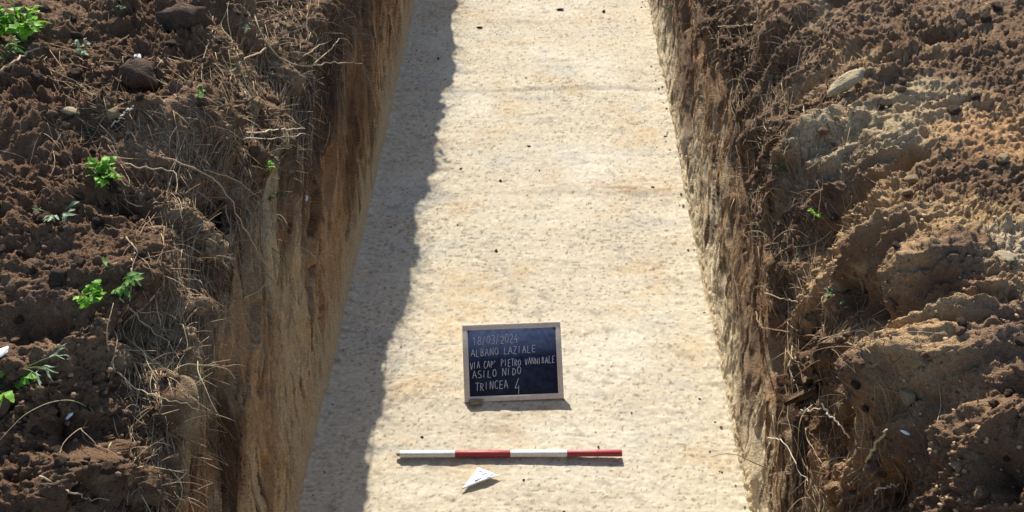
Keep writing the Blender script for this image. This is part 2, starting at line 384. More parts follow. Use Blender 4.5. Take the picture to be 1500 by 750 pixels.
    pale = np.array([.60, .46, .28]); orange = np.array([.54, .34, .165]); brown = np.array([.31, .172, .084]); dark = np.array([.145, .088, .053])
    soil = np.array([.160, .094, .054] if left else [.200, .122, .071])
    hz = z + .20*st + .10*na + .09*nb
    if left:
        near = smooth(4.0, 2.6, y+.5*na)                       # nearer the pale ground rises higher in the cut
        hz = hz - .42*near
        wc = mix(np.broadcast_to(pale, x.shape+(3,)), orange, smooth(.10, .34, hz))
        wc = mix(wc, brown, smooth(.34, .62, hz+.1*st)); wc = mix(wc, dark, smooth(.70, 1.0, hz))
        wc = mix(wc, [.40, .31, .19], .8*near*smooth(.10, .5, nb+.6*st)*smooth(.45, .8, z))
        wc = mix(wc, [.36, .29, .18], .6*smooth(.35, .6, st-.2)*smooth(1.3, .3, z))
    else:
        wc = mix(np.broadcast_to(np.array([.74, .60, .39]), x.shape+(3,)), [.40, .29, .17], smooth(.16, .36, hz))
        wc = mix(wc, brown, smooth(.34, .56, hz+.15*st)); wc = mix(wc, dark, smooth(.56, .80, hz+.1*nb))
        wc = mix(wc, [.40, .31, .19], .6*smooth(.32, .7, st+.3*nb))
    wc = mix(wc, [.075, .044, .027], (.62 if left else .85)*smooth(.18, .62, st2+.4*st)*(smooth(.05, .25, z) if left else smooth(.06, .34, z+.15*nb)))
    crk = np.abs(fbm(yy*9, z*1.0, x*0+51*sg, 3, .55)); wc = mix(wc, [.06, .038, .024], .8*smooth(.05, .01, crk)*smooth(.08, .25, z))
    wc = mix(wc, [.56, .44, .28], .55*smooth(.25, .9, -st2+.3*nb)*smooth(1.5, .2, z))
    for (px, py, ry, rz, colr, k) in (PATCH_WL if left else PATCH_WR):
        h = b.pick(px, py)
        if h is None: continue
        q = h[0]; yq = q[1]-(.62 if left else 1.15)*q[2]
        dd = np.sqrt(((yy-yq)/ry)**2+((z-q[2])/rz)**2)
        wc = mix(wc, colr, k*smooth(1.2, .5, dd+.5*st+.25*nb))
    bc = np.broadcast_to(soil, x.shape+(3,))
    if left:
        bc = mix(bc, [.38, .27, .155], .7*smooth(.25, .8, nb+.3*na)*smooth(7.6, 6.2, T))
        bc = mix(bc, [.30, .195, .118], .7*smooth(0, .7, na+.4*nf))
        bc = mix(bc, [.095, .058, .038], .5*smooth(.15, .7, -nb+.3*nf))
    else:
        tan = smooth(-.08, .75, na + .5*nb - .25*smooth(8.0, 9.0, T))
        bc = mix(bc, [.45, .295, .155], .85*tan)
        bc = mix(bc, [.50, .37, .215], .6*smooth(.5, 1.0, nb+.4*nf)*smooth(9, 7, T))
        bc = mix(bc, [.120, .073, .047], .5*smooth(.2, .75, -nb+.3*nf))
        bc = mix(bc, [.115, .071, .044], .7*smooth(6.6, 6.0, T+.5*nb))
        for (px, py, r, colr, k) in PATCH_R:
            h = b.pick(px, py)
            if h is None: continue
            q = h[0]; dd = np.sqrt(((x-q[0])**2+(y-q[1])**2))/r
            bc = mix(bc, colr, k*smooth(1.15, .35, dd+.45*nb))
    bc = mix(bc, bc*1.9+.02, .5*smooth(.75, 1.1, nf))          # crumbs of lighter earth
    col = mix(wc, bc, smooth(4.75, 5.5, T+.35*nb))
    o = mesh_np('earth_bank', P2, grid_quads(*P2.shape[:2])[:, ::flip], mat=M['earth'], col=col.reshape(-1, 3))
    tag(o, kind='structure')
    b = Bank(P2); b.N = nrm(P2); b.T = T; b.arc = arc
    return b
# (photo x, photo y, height, length down slope, width along trench, skew): hollows and mounds of the spoil
FEAT_R = [(1210, 205, .075, .24, .085, .0), (1238, 288, -.10, .11, .06, .0), (1335, 228, -.06, .08, .045, 0), (1128, 235, -.08, .07, .07, 0),
          (1270, 380, .075, .26, .055, .0), (1430, 500, .055, .34, .34, 0), (1345, 400, .04, .10, .07, 0), (1288, 452, -.12, .085, .075, 0), (1245, 425, -.08, .05, .05, 0),
          (1190, 345, -.07, .12, .07, 0), (1330, 560, .07, .15, .06, 0), (1262, 615, -.11, .11, .07, 0), (1232, 520, .05, .12, .04, 0),
          (1472, 690, -.10, .06, .05, 0), (1168, 600, -.075, .14, .09, 0), (1165, 700, -.065, .12, .07, 0), (1340, 645, .06, .10, .05, 0), (1300, 720, -.07, .08, .04, 0),
          (1180, 470, -.06, .10, .05, 0), (1185, 120, -.07, .16, .06, 0), (1110, 110, -.06, .14, .08, 0), (1150, 40, .06, .16, .08, 0), (1090, 190, .04, .08, .06, 0), (1385, 55, -.04, .06, .05, 0)]
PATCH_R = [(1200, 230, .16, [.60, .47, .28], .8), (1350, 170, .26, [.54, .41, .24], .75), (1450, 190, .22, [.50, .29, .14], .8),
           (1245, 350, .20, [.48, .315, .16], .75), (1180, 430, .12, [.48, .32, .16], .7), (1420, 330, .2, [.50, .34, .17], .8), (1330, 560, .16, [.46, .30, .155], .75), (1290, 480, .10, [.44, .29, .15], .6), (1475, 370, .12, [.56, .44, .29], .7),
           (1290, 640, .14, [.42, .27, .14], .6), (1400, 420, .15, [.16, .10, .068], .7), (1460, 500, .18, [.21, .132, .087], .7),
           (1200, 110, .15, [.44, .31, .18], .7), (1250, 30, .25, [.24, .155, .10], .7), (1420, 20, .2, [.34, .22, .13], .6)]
PATCH_WL = [(395, 330, .10, .30, [.68, .52, .30], .9), (340, 490, .20, .16, [.54, .33, .165], .8), (330, 665, .17, .26, [.10, .058, .034], .95),  # last entry here darkens the near left undercut, its shade painted in
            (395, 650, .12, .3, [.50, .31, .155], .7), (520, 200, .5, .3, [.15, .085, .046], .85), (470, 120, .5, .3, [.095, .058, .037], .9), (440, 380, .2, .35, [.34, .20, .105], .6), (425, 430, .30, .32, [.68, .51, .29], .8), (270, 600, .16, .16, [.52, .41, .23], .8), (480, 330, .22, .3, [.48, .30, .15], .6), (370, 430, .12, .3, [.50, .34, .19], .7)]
PATCH_WR = [(1020, 330, .35, .14, [.60, .49, .31], .8), (990, 230, .3, .15, [.56, .46, .30], .8), (1000, 60, .6, .35, [.17, .105, .062], .7), (1010, 130, .3, .25, [.15, .09, .055], .6),
            (1165, 620, .14, .3, [.07, .044, .03], .9), (1090, 540, .2, .25, [.19, .11, .062], .6), (1080, 330, .3, .25, [.24, .155, .09], .5)]  # first entry here paints the shade of the near right recess as dark colour
FEAT_L = [(180, 290, -.05, .12, .06, 0), (215, 480, -.06, .1, .07, 0), (340, 330, -.06, .12, .10, 0), (300, 180, .05, .15, .1, 0),
          (110, 620, -.07, .10, .06, 0), (250, 600, .05, .1, .06, 0), (330, 560, -.05, .1, .08, 0), (60, 470, -.05, .1, .05, 0),
          (240, 250, -.05, .12, .05, 0), (160, 690, .05, .12, .07, 0), (200, 190, .06, .15, .08, 0), (60, 200, .04, .2, .1, 0)]
BL = make_bank(-1); BR = make_bank(1)

# ground beyond the spoil, trench ends
def flat_patch(name, x0, x1, y0, y1, z, nx, ny, mat):
    X, Y = np.meshgrid(np.linspace(x0, x1, nx), np.linspace(y0, y1, ny))
    Z = z + .05*fbm(X*.8, Y*.8, X*0+2, 4)
    c = mix(np.broadcast_to(np.array([.125, .08, .051]), X.shape+(3,)), [.2, .14, .09], smooth(-.3, .6, fbm(X*3, Y*3, X*0, 4)))
    o = mesh_np(name, np.stack([X, Y, Z], -1), grid_quads(ny, nx), mat=mat, col=c.reshape(-1, 3)); tag(o, kind='structure'); return o
for (y0, y1, yw) in ((-6, TRENCH_A, TRENCH_A), (TRENCH_B, 20, TRENCH_B)):
    flat_patch('ground', -1.4, 1.4, y0, y1, 1.36, 60, 80, M['earth'])
    zz = np.linspace(-.05, 1.38, 60); X, Zg = np.meshgrid(np.linspace(-1.15, 1.15, 80), zz)
    Yg = yw + .03*fbm(X*6, Zg*1.5, X*0+yw, 4)
    c = mix(np.broadcast_to(np.array([.40, .32, .2]), X.shape+(3,)), [.15, .09, .05], smooth(.3, .8, Zg+.2*fbm(X*8, Zg, X*0, 3)))
    tag(mesh_np('trench_end', np.stack([X, Yg, Zg], -1), grid_quads(60, 80), mat=M['earth'], col=c.reshape(-1, 3)), kind='structure')
mb = MB()
for (x0, x1, y0, y1) in ((-400, -7.1, -400, 600), (7.1, 400, -400, 600), (-7.1, 7.1, -400, -5.95), (-7.1, 7.1, 19.95, 600)):
    mb.add([[x0, y0, 1.5], [x1, y0, 1.5], [x1, y1, 1.5], [x0, y1, 1.5]], [[0, 1, 2, 3]])
M['field'] = soil_mat('brown_field', (.14, .10, .065), .97, .4, .4, .7, 6)
tag(mb.build('ground', M['field']), kind='structure')

# ------------------------------------------------------------------ survey chalkboard
bd_l = plane_pt(680.5, 590, 0); bd_r = plane_pt(826, 584, 0)
ux = bd_r-bd_l; BW = np.linalg.norm(ux); ux /= BW
LEAN = math.radians(48)
back = np.cross([0, 0, 1], ux)
uv = back*math.sin(LEAN) + np.array([0, 0, 1])*math.cos(LEAN)     # up along the board
un = np.cross(ux, uv)                                            # out of its face, towards the viewer
BHh = .360
mid = (bd_l+bd_r)/2 + np.array([0, 0, .006]); mid[2] = float(floor_z(mid[0:1], mid[1:2])[0]) + .004
board = empty('chalkboard', mid)
board.matrix_world = Matrix(((ux[0], uv[0], un[0], mid[0]), (ux[1], uv[1], un[1], mid[1]), (ux[2], uv[2], un[2], mid[2]), (0, 0, 0, 1)))
tag(board, 'dark chalkboard in a pale wooden frame with white handwriting, leaning back on the trench floor', 'chalkboard')
FWD = .0255
mb = MB(); hw = BW/2
mb.box((0, FWD/2, 0), (hw, FWD/2, .008)); mb.box((0, BHh-FWD/2, 0), (hw-.001, FWD/2, .0078))
for s_ in (-1, 1): mb.box((s_*(hw-FWD/2), BHh/2, 0), (FWD/2, BHh/2-FWD-.0004, .0083))
fo = mb.build('frame', M['wood'], board, shade=False)
bv = fo.modifiers.new('bevel', 'BEVEL'); bv.width = .002; bv.segments = 2
iw, ih = hw-FWD, BHh-2*FWD
mb = MB(); mb.box((0, BHh/2, -.001), (iw+.004, ih/2+.004, .003)); mb.build('slate', M['slate'], board, shade=False)
mb = MB()                                                         # folding leg that props it from behind
foot_v = -.0; mb.tube([(0, BHh*.80, -.010), (0, BHh*.62, -.10), (0, BHh*.40, -.205)], [.008, .008, .008], 6); mb.build('prop_leg', M['wood'], board)
def arcp(cx, cy, rx, ry, a0, a1, n=10): return [(cx+rx*math.cos(math.radians(a0+(a1-a0)*i/n)), cy+ry*math.sin(math.radians(a0+(a1-a0)*i/n))) for i in range(n+1)]
O_ = arcp(.5, .5, .42, .48, 90, 450, 14)
GLY = {'0': [O_], '1': [[(.2, .72), (.55, 1), (.55, 0)]], '2': [arcp(.45, .72, .38, .28, 160, -40)+[(.08, 0), (.95, 0)]],
       '3': [arcp(.4, .76, .4, .24, 140, -90), arcp(.4, .27, .45, .27, 90, -140)], '4': [[(.7, 1), (.05, .38), (.75, .42)], [(.72, .55), (.72, 0)]],
       '8': [arcp(.5, .75, .33, .25, -90, 270, 12), arcp(.5, .25, .4, .25, 90, 450, 12)], '/': [[(.1, -.15), (.75, 1.1)]],
       'A': [[(0, 0), (.42, 1), (.95, 0)], [(.15, .38), (.8, .38)]], 'L': [[(.15, 1), (.1, .02), (.85, 0)]],
       'B': [[(.1, 0), (.12, 1)], arcp(.15, .76, .55, .24, 90, -90), arcp(.15, .26, .68, .26, 90, -90)], 'N': [[(.05, 0), (.1, 1), (.85, 0), (.9, 1)]],
       'O': [O_], 'Z': [[(.05, 1), (.9, 1), (.05, 0), (.95, 0)]], 'I': [[(.5, 1), (.48, 0)]], 'E': [[(.9, 1), (.15, .98), (.1, 0), (.9, .02)], [(.12, .5), (.75, .52)]],
       'V': [[(0, 1), (.45, 0), (.95, 1)]], 'C': [arcp(.55, .5, .48, .5, 50, 310)], 'P': [[(.12, 0), (.12, 1)], arcp(.15, .74, .65, .26, 90, -90)],
       "'": [[(.3, 1.05), (.2, .75)]], 'T': [[(0, 1), (1, 1)], [(.5, 1), (.5, 0)]], 'R': [[(.12, 0), (.12, 1)], arcp(.15, .74, .6, .26, 90, -90), [(.3, .48), (.9, -.05)]],
       'S': [arcp(.5, .76, .38, .24, 40, 260)+arcp(.45, .25, .42, .26, 80, -140)], 'D': [[(.1, 0), (.12, 1)], arcp(.12, .5, .78, .5, 90, -90)]}
# (text, u0, u1, v of baseline at start, v at end, letter height) as fractions of the writing surface
LINES = [('18/03/2024', .055, .575, .225, .205, .125), ('ALBANO LAZIALE', .03, .775, .405, .365, .105), ("VIA CAP' PIETRO VANNIBALE", .015, .985, .590, .535, .098),
         ('ASILO NIDO', .04, .60, .735, .685, .105), ('TRINCEA', .065, .445, .915, .895, .115), ('4', .505, .585, .985, .985, .24)]
mb = MB(); rr = random.Random(4)
for (txt, u0, u1, va, vb, hh) in LINES:
    n = len(txt)
    for k, ch in enumerate(txt):
        if ch == ' ': continue
        cu = u0+(u1-u0)*k/n; cw = (u1-u0)/n*(.80 if ch not in "I1'" else .5); f = (k+.4)/n; vv = va+(vb-va)*f + rr.uniform(-.008, .008); sc = rr.uniform(.9, 1.1)
        for stroke in GLY[ch]:
            pts = []
            for (a, b2) in stroke:
                u = cu+cw*a+.03*hh*b2+rr.uniform(-.0018, .0018); v = vv-hh*sc*b2+rr.uniform(-.003, .003)
                pts.append(((u-.5)*2*iw, BHh/2+ih*(.5-v), .0030))
            for pa, pb in zip(pts[:-1], pts[1:]):
                m_ = MB(); m_.tube([pa, pb], .0015, 4); v_, q_, t_ = m_.arrays(); v_[:, 2] = .0024+(v_[:, 2]-.0030)*.3+rr.uniform(0, .0002); mb.add(v_, q_, t_)
mb.build('chalk_writing', M['chalk'], board)

# ------------------------------------------------------------------ ranging pole
p0 = plane_pt(582, 665, .016); p1 = plane_pt(911, 663.5, .016)
R_ = .0150; ax = p1-p0; PL = np.linalg.norm(ax); ax /= PL
pole = empty('ranging_pole', p0); pole.rotation_euler = (0, 0, math.atan2(ax[1], ax[0]))
pole.location.z = .0155
tag(pole, 'metre long survey pole in white and red bands lying across the trench floor', 'survey pole')
segs = [(.012, .2545, 'white_paint'), (.2545, .4975, 'red_paint'), (.4975, .7465, 'white_paint'), (.7465, PL, 'red_paint')]
for a, b2, mn in segs:
    m_ = MB(); m_.tube([(a, 0, 0), (a+.001, 0, 0), ((a+b2)/2, 0, 0), (b2-.0012, 0, 0), (b2-.0002, 0, 0)], [R_*.97, R_, R_, R_, R_*.97], 20)
    q = m_.build('white_band' if mn[0] == 'w' else 'red_band', M[mn], pole)
m_ = MB(); m_.tube([(-.004, 0, -.001), (.013, 0, 0)], [.006, .012], 14); m_.build('tip', M['metal'], pole)
m_ = MB(); m_.tube([(.880, 0, 0), (.884, 0, 0)], [R_+.0007]*2, 20); m_.build('joint_ring', M['red_paint'], pole)

# ------------------------------------------------------------------ paper arrow
A = [plane_pt(676.5, 716.5, .010), plane_pt(700.5, 684.5, .016), plane_pt(731.5, 697, .012)]
for q in A: pass
ctr = sum(A)/3
arrow = empty('north_arrow', (ctr[0], ctr[1], 0)); tag(arrow, 'small white triangular north arrow lying in front of the banded pole', 'north arrow')
ctr = np.array([ctr[0], ctr[1], 0]); n_ = 7
mb = MB(); top, idx = [], {}
for i in range(n_+1):
    for j in range(n_+1-i):
        a_, b_ = i/n_, j/n_; c_ = 1-a_-b_
        p = A[0]*a_+A[1]*b_+A[2]*c_ - ctr; p = p + np.array([0, 0, .006*math.sin(3*a_)*c_*2])
        idx[i, j] = len(top); top.append(p)
tr = []
for i in range(n_):
    for j in range(n_-i):
        tr.append([idx[i, j], idx[i, j+1], idx[i+1, j]])
        if i+j < n_-1: tr.append([idx[i+1, j], idx[i, j+1], idx[i+1, j+1]])
nt_ = len(top); rim = [idx[i, 0] for i in range(n_+1)]+[idx[n_-k, k] for k in range(1, n_+1)]+[idx[0, n_-k] for k in range(1, n_)]
vv = np.array(top+[p-np.array([0, 0, .003]) for p in top])
tr = np.array(tr); trb = tr[:, ::-1]+nt_
qd = [[rim[k], rim[(k+1) % len(rim)], rim[(k+1) % len(rim)]+nt_, rim[k]+nt_] for k in range(len(rim))]
mb.add(vv, qd, np.concatenate([tr, trb])); mb.build('card', M['card'], arrow, shade=False)
mb = MB()
def bary(a, b): return A[0]*a+A[1]*b+A[2]*(1-a-b)-ctr+np.array([0, 0, .006*math.sin(3*a)*(1-a-b)*2+.0008])
for (s0, s1, r0) in (((.55, .18), (.35, .25), .0045), ((.12, .25), (.05, .18), .005), ((.1, .6), (.14, .72), .004), ((.2, .45), (.1, .42), .004), ((.28, .1), (.18, .1), .003)):
    pts = [bary(s0[0]+(s1[0]-s0[0])*t, s0[1]+(s1[1]-s0[1])*t) for t in (0, .5, 1)]
    m_ = MB(); m_.tube(pts, r0, 4); v_, q_, t_ = m_.arrays(); pm = np.mean(pts, 0)[2]; v_[:, 2] = v_[:, 2]*.0+np.interp(v_[:, 0], sorted([pts[0][0], pts[2][0]]), [p[2] for p in sorted(pts, key=lambda q: q[0])][::2])+.0004*(v_[:, 2] > pm); mb.add(v_, q_, t_)
mb.build('ink_marks', M['ink'], arrow)

# ------------------------------------------------------------------ clods and stones
import bmesh
def rock_arrays(seed, sub=3, flat=1.0, rough=.10, cuts=14):
    bm = bmesh.new(); bmesh.ops.create_icosphere(bm, subdivisions=sub, radius=1)
    v = np.array([q.co for q in bm.verts]); t = np.array([[q.index for q in f.verts] for f in bm.faces]); bm.free()
    g = np.random.default_rng(seed); r = np.full(len(v), 1.15)
    for _ in range(cuts):
        n = g.normal(size=3); n /= np.linalg.norm(n); d = g.uniform(.62, 1.0); c = v@n
        r = np.where(c > .05, np.minimum(r, d/np.maximum(c, .05)), r)
    v = v*r[:, None]
    v = v*(1+rough*fbm(v[:, 0]*1.7+seed, v[:, 1]*1.7, v[:, 2]*1.7, 4, .6))[:, None]
    v[:, 2] *= flat
    return v, t
ROCK = []
for k in range(8):
    v, t = rock_arrays(100+k, 3, random.uniform(.65, .95), .28)
    me = mesh_np('earth_clod', v, None, t, M['dark_clod']).data
    bpy.data.objects.remove(bpy.data.objects[-1] if False else [o for o in bpy.data.objects if o.data == me][0])
    ROCK.append(me)
ROCKM = {}
def rock_mesh(k, mat):
    key = (k, mat)
    if key not in ROCKM:
        me = ROCK[k].copy(); me.materials.clear(); me.materials.append(M[mat]); ROCKM[key] = me
    return ROCKM[key]
def put_rock(p, n, r, mat, name, label, cat, group=None, sink=.35, aspect=None, k=None, rot=None):
    o = bpy.data.objects.new(name, rock_mesh(random.randrange(8) if k is None else k, mat)); COL.objects.link(o)
    o.location = Vector(p + n*r*(.75-sink*1.2))
    o.scale = aspect and tuple(r*a for a in aspect) or tuple(r*random.uniform(.75, 1.25) for _ in range(3))
    o.rotation_euler = rot if rot else (random.uniform(-.4, .4), random.uniform(-.4, .4), random.uniform(0, 6.28))
    tag(o, label, cat, group); return o
def onbank(px, py): 
    return (BL if px < 700 else BR).pick(px, py)
BIG = [(276, 38, .088, 'dark_clod', 'earth_clod', 'biggest dark earth block on the left spoil, squarish, highest in the picture', (1.15, .85, 1.1)),
       (219, 112, .080, 'dark_clod', 'earth_clod', 'large pointed dark clod below the squarish block on the left spoil', (1.05, .85, 1.1)),
       (1247, 132, .074, 'stone', 'pale_rock', 'pale tan slab of rock jutting from the right spoil slope', (1.1, .5, .5)),
       (98, 166, .028, 'stone', 'stone', 'flat pale stone lying in the left spoil soil', (1.5, .6, .5)),
       (166, 168, .030, 'tan_clod', 'earth_clod', 'rounded tan clod on left spoil right of the flat pale stone', None),
       (1293, 153, .024, 'dark_clod', 'earth_clod', 'round dark clod just right of the pale rock slab', None),
       (1395, 166, .024, 'dark_clod', 'earth_clod', 'dark clod on the pale tan patch of the right spoil', None),
       (1446, 28, .032, 'dark_clod', 'earth_clod', 'largest dark clod near the top of the right spoil', None),
       (1458, 12, .024, 'dark_clod', 'earth_clod', 'dark clod touching the largest one at the top right', None),
       (1320, 120, .018, 'brown_clod', 'earth_clod', 'small brown clod above the round dark one right of the slab', None),
       (1475, 378, .030, 'stone', 'stone', 'whitish crumbly stone at the right margin of the spoil', (1.2, .9, .35)),
       (1288, 690, .035, 'brown_clod', 'earth_clod', 'brown clod in the near right hollow beside the curled white root', None),
       (1330, 577, .028, 'tan_clod', 'earth_clod', 'tan lump on the rim of the near right hollow', (.8, 1.2, .9))]
for (px, py, r, mat, nm, lab, asp) in BIG:
    h = onbank(px, py)
    if h: put_rock(h[0], h[1], r, mat, nm, lab, nm.replace('_', ' ').replace('earth ', ''), None, .05 if r > .07 else .2, asp, None, (.3, -.6, .25) if nm == 'pale_rock' else (0, random.uniform(-.15, .15), random.uniform(-.3, .3)) if asp else None)
o = None
for sgb, lab, grp in ((BL, 'small dark earth clod lying loose on the left spoil bank', 'loose clods on the left spoil'), (BR, 'small brown earth clod lying loose on the right spoil bank', 'loose clods on the right spoil')):
    n = 0
    while n < (70 if sgb is BL else 45):
        px = random.uniform(0, 400) if sgb is BL else random.uniform(1130, 1500); py = random.uniform(0, 750)
        h = sgb.pick(px, py)
        if h is None or sgb.T[h[2], h[3]] < 6.0: continue
        r = random.choice([.010, .012, .014, .017, .022])
        put_rock(h[0], h[1], r, random.choice(['dark_clod', 'dark_clod', 'brown_clod'] if sgb is BL else ['dark_clod', 'brown_clod', 'brown_clod', 'tan_clod']), 'earth_clod',
                 lab.replace('dark ', '').replace('brown ', ''), 'clod', grp, .25); n += 1
p = plane_pt(697, 592, 0); p[2] = float(floor_z(p[0:1], p[1:2])[0])
put_rock(p, np.array([0, 0, 1.]), .032, 'stone', 'stone', 'flat pale lump of ground under the lower left corner of the chalkboard', 'stone', None, .3, (1.3, .6, .35), None, (0, 0, .1))
# pebbles on the trench floor
PEB = [(820, 16, .026, 1), (884, 19, .020, 0), (702, 40, .020, 1), (642, 86, .014, 0), (733, 263, .012, 0), (727, 366, .014, 0), (675, 246, .010, 0),
       (1025, 582, .008, 0), (877, 653, .009, 0), (767, 703, .006, 0), (618, 640, .008, 0), (1040, 660, .006, 0), (1058, 690, .007, 0), (956, 275, .012, 1), (826, 748, .009, 0), (775, 213, .012, 1)]
for k, (px, py, r, fl) in enumerate(PEB):
    p = plane_pt(px, py, 0); p[2] = float(floor_z(p[0:1], p[1:2])[0])
    put_rock(p, np.array([0, 0, 1.]), r*.75, 'pebble', 'pebble', 'dark pebble lying on the pale sunlit trench floor', 'pebble', 'dark pebbles on the trench floor', .3, (1.5, .8, .5) if fl else None, None, (0, 0, random.uniform(-.2, .2)))
for k in range(12):
    p = np.array([random.uniform(-.9, .9), 2.3+5*random.random()**1.3, 0]); p[2] = float(floor_z(p[0:1], p[1:2])[0])
    put_rock(p, np.array([0, 0, 1.]), random.uniform(.003, .006), random.choice(['pebble', 'brown_clod', 'tan_clod']), 'pebble', 'dark pebble lying on the pale sunlit trench floor', 'pebble', 'dark pebbles on the trench floor', .3)

# loose crumbs, too many to count
TINY = [rock_arrays(300+k, 1, .8, .3, 6) for k in range(6)]
def crumbs(name, b, count, cond, mats, smin, smax):
    for mname, cnt in mats:
        mb = MB(); R, Cc = b.P.shape[:2]; n = 0
        r0, r1 = np.searchsorted(BY, 1.1), np.searchsorted(BY, 6.0)
        rows = RNG.integers(r0, r1, cnt*4); cols = RNG.integers(0, Cc, cnt*4)
        for i, j in zip(rows, cols):
            if n >= cnt: break
            if not cond(b.T[i, j]): continue
            v, t = TINY[n % 6]; s_ = smin+(smax-smin)*random.random()**2.5
            a = random.uniform(0, 6.28); R2 = np.array([[math.cos(a), -math.sin(a), 0], [math.sin(a), math.cos(a), 0], [0, 0, 1]])
            mb.add((v*s_*np.array([1, random.uniform(.6, 1.2), random.uniform(.6, 1)]))@R2.T + b.P[i, j] + b.N[i, j]*s_*.4, None, t); n += 1
        tag(mb.build(name, M[mname], shade=False), 'loose crumbs of earth scattered over the spoil', 'crumbs', kind='stuff')
crumbs('soil_crumbs', BL, 0, lambda t: 5.2 < t < 9.3, (('dark_clod', 1500), ('brown_clod', 1800)), .003, .011)
crumbs('soil_crumbs', BR, 0, lambda t: 5.4 < t < 9.3, (('brown_clod', 1800), ('tan_clod', 1400), ('dark_clod', 500)), .003, .009)

mb = MB()
for k in range(420):                                               # earth fallen to the foot of the sides
    sd = -1 if random.random() < .4 else 1; off = abs(random.gauss(0, .045)); yy_ = random.uniform(1.4, 8.5)
    if fbm(np.array([yy_*2.2]), np.array([sd*3.]), np.array([.5]), 2)[0] < -.05: continue
    q = np.array([sd*(WL-.012-off), yy_, 0]); q[2] = float(floor_z(q[0:1], q[1:2])[0]); v, t = TINY[k % 6]; r_ = .002+.008*random.random()**3
    mb.add(v*r_*np.array([1, random.uniform(.7, 1.2), .7])+q+np.array([0, 0, r_*.3]), None, t)
tag(mb.build('fallen_crumbs', M['tan_clod'], shade=True), 'crumbs of earth fallen along the foot of the trench sides', 'crumbs', kind='stuff')
# ------------------------------------------------------------------ roots and twigs
def drape(b, r, c, steps, dr, dc, lift, jit):
    """a path that creeps over the bank in grid space, lifting off it here and there"""
    pts = []; ph = random.uniform(0, 6); fq = random.uniform(.25, .7); vr, vc = dr, dc
    for k in range(steps):
        p, n = b.at(r, c); h = lift*(.25+.75*math.sin(ph+fq*k)**2)*min(1, (k+.3)/3)
        pts.append(p+n*(h+.002)); vr += random.gauss(0, jit); vc += random.gauss(0, jit); vr = vr*.92+dr*.08; vc = vc*.92+dc*.08
        r += vr; c += vc
    return np.array(pts)
def resample(pts, n):
    p = np.asarray(pts, float); d = np.concatenate([[0], np.cumsum(np.linalg.norm(np.diff(p, axis=0), axis=1))]); t = np.linspace(0, d[-1], n)
    q = np.stack([np.interp(t, d, p[:, k]) for k in range(3)], 1)
    for _ in range(2): q[1:-1] = .25*q[:-2]+.5*q[1:-1]+.25*q[2:]
    return q
def root_obj(name, paths, mat, label, cat, group=None):
    """first path = the main strand, the others fork off it"""
    mb = MB(); org = paths[0][0][0]
    for pts, r0, r1 in paths: mb.tube(pts, np.linspace(r0, r1, len(pts)), 5)
    o = mb.build(name, M[mat], origin=org); o.location = org; return tag(o, label, cat, group)
def picked(poly, lifts, r0, r1, n=22, wig=.004):
    P3 = []
    for (px, py), l in zip(poly, lifts):
        h = onbank(px, py)
        if h is None: continue
        P3.append(h[0] - raydir(px, py)*l*.6 + h[1]*l*.6)
    q = resample(P3, n); q[1:-1] += RNG.normal(size=(n-2, 3))*wig
    return (q, r0, r1)
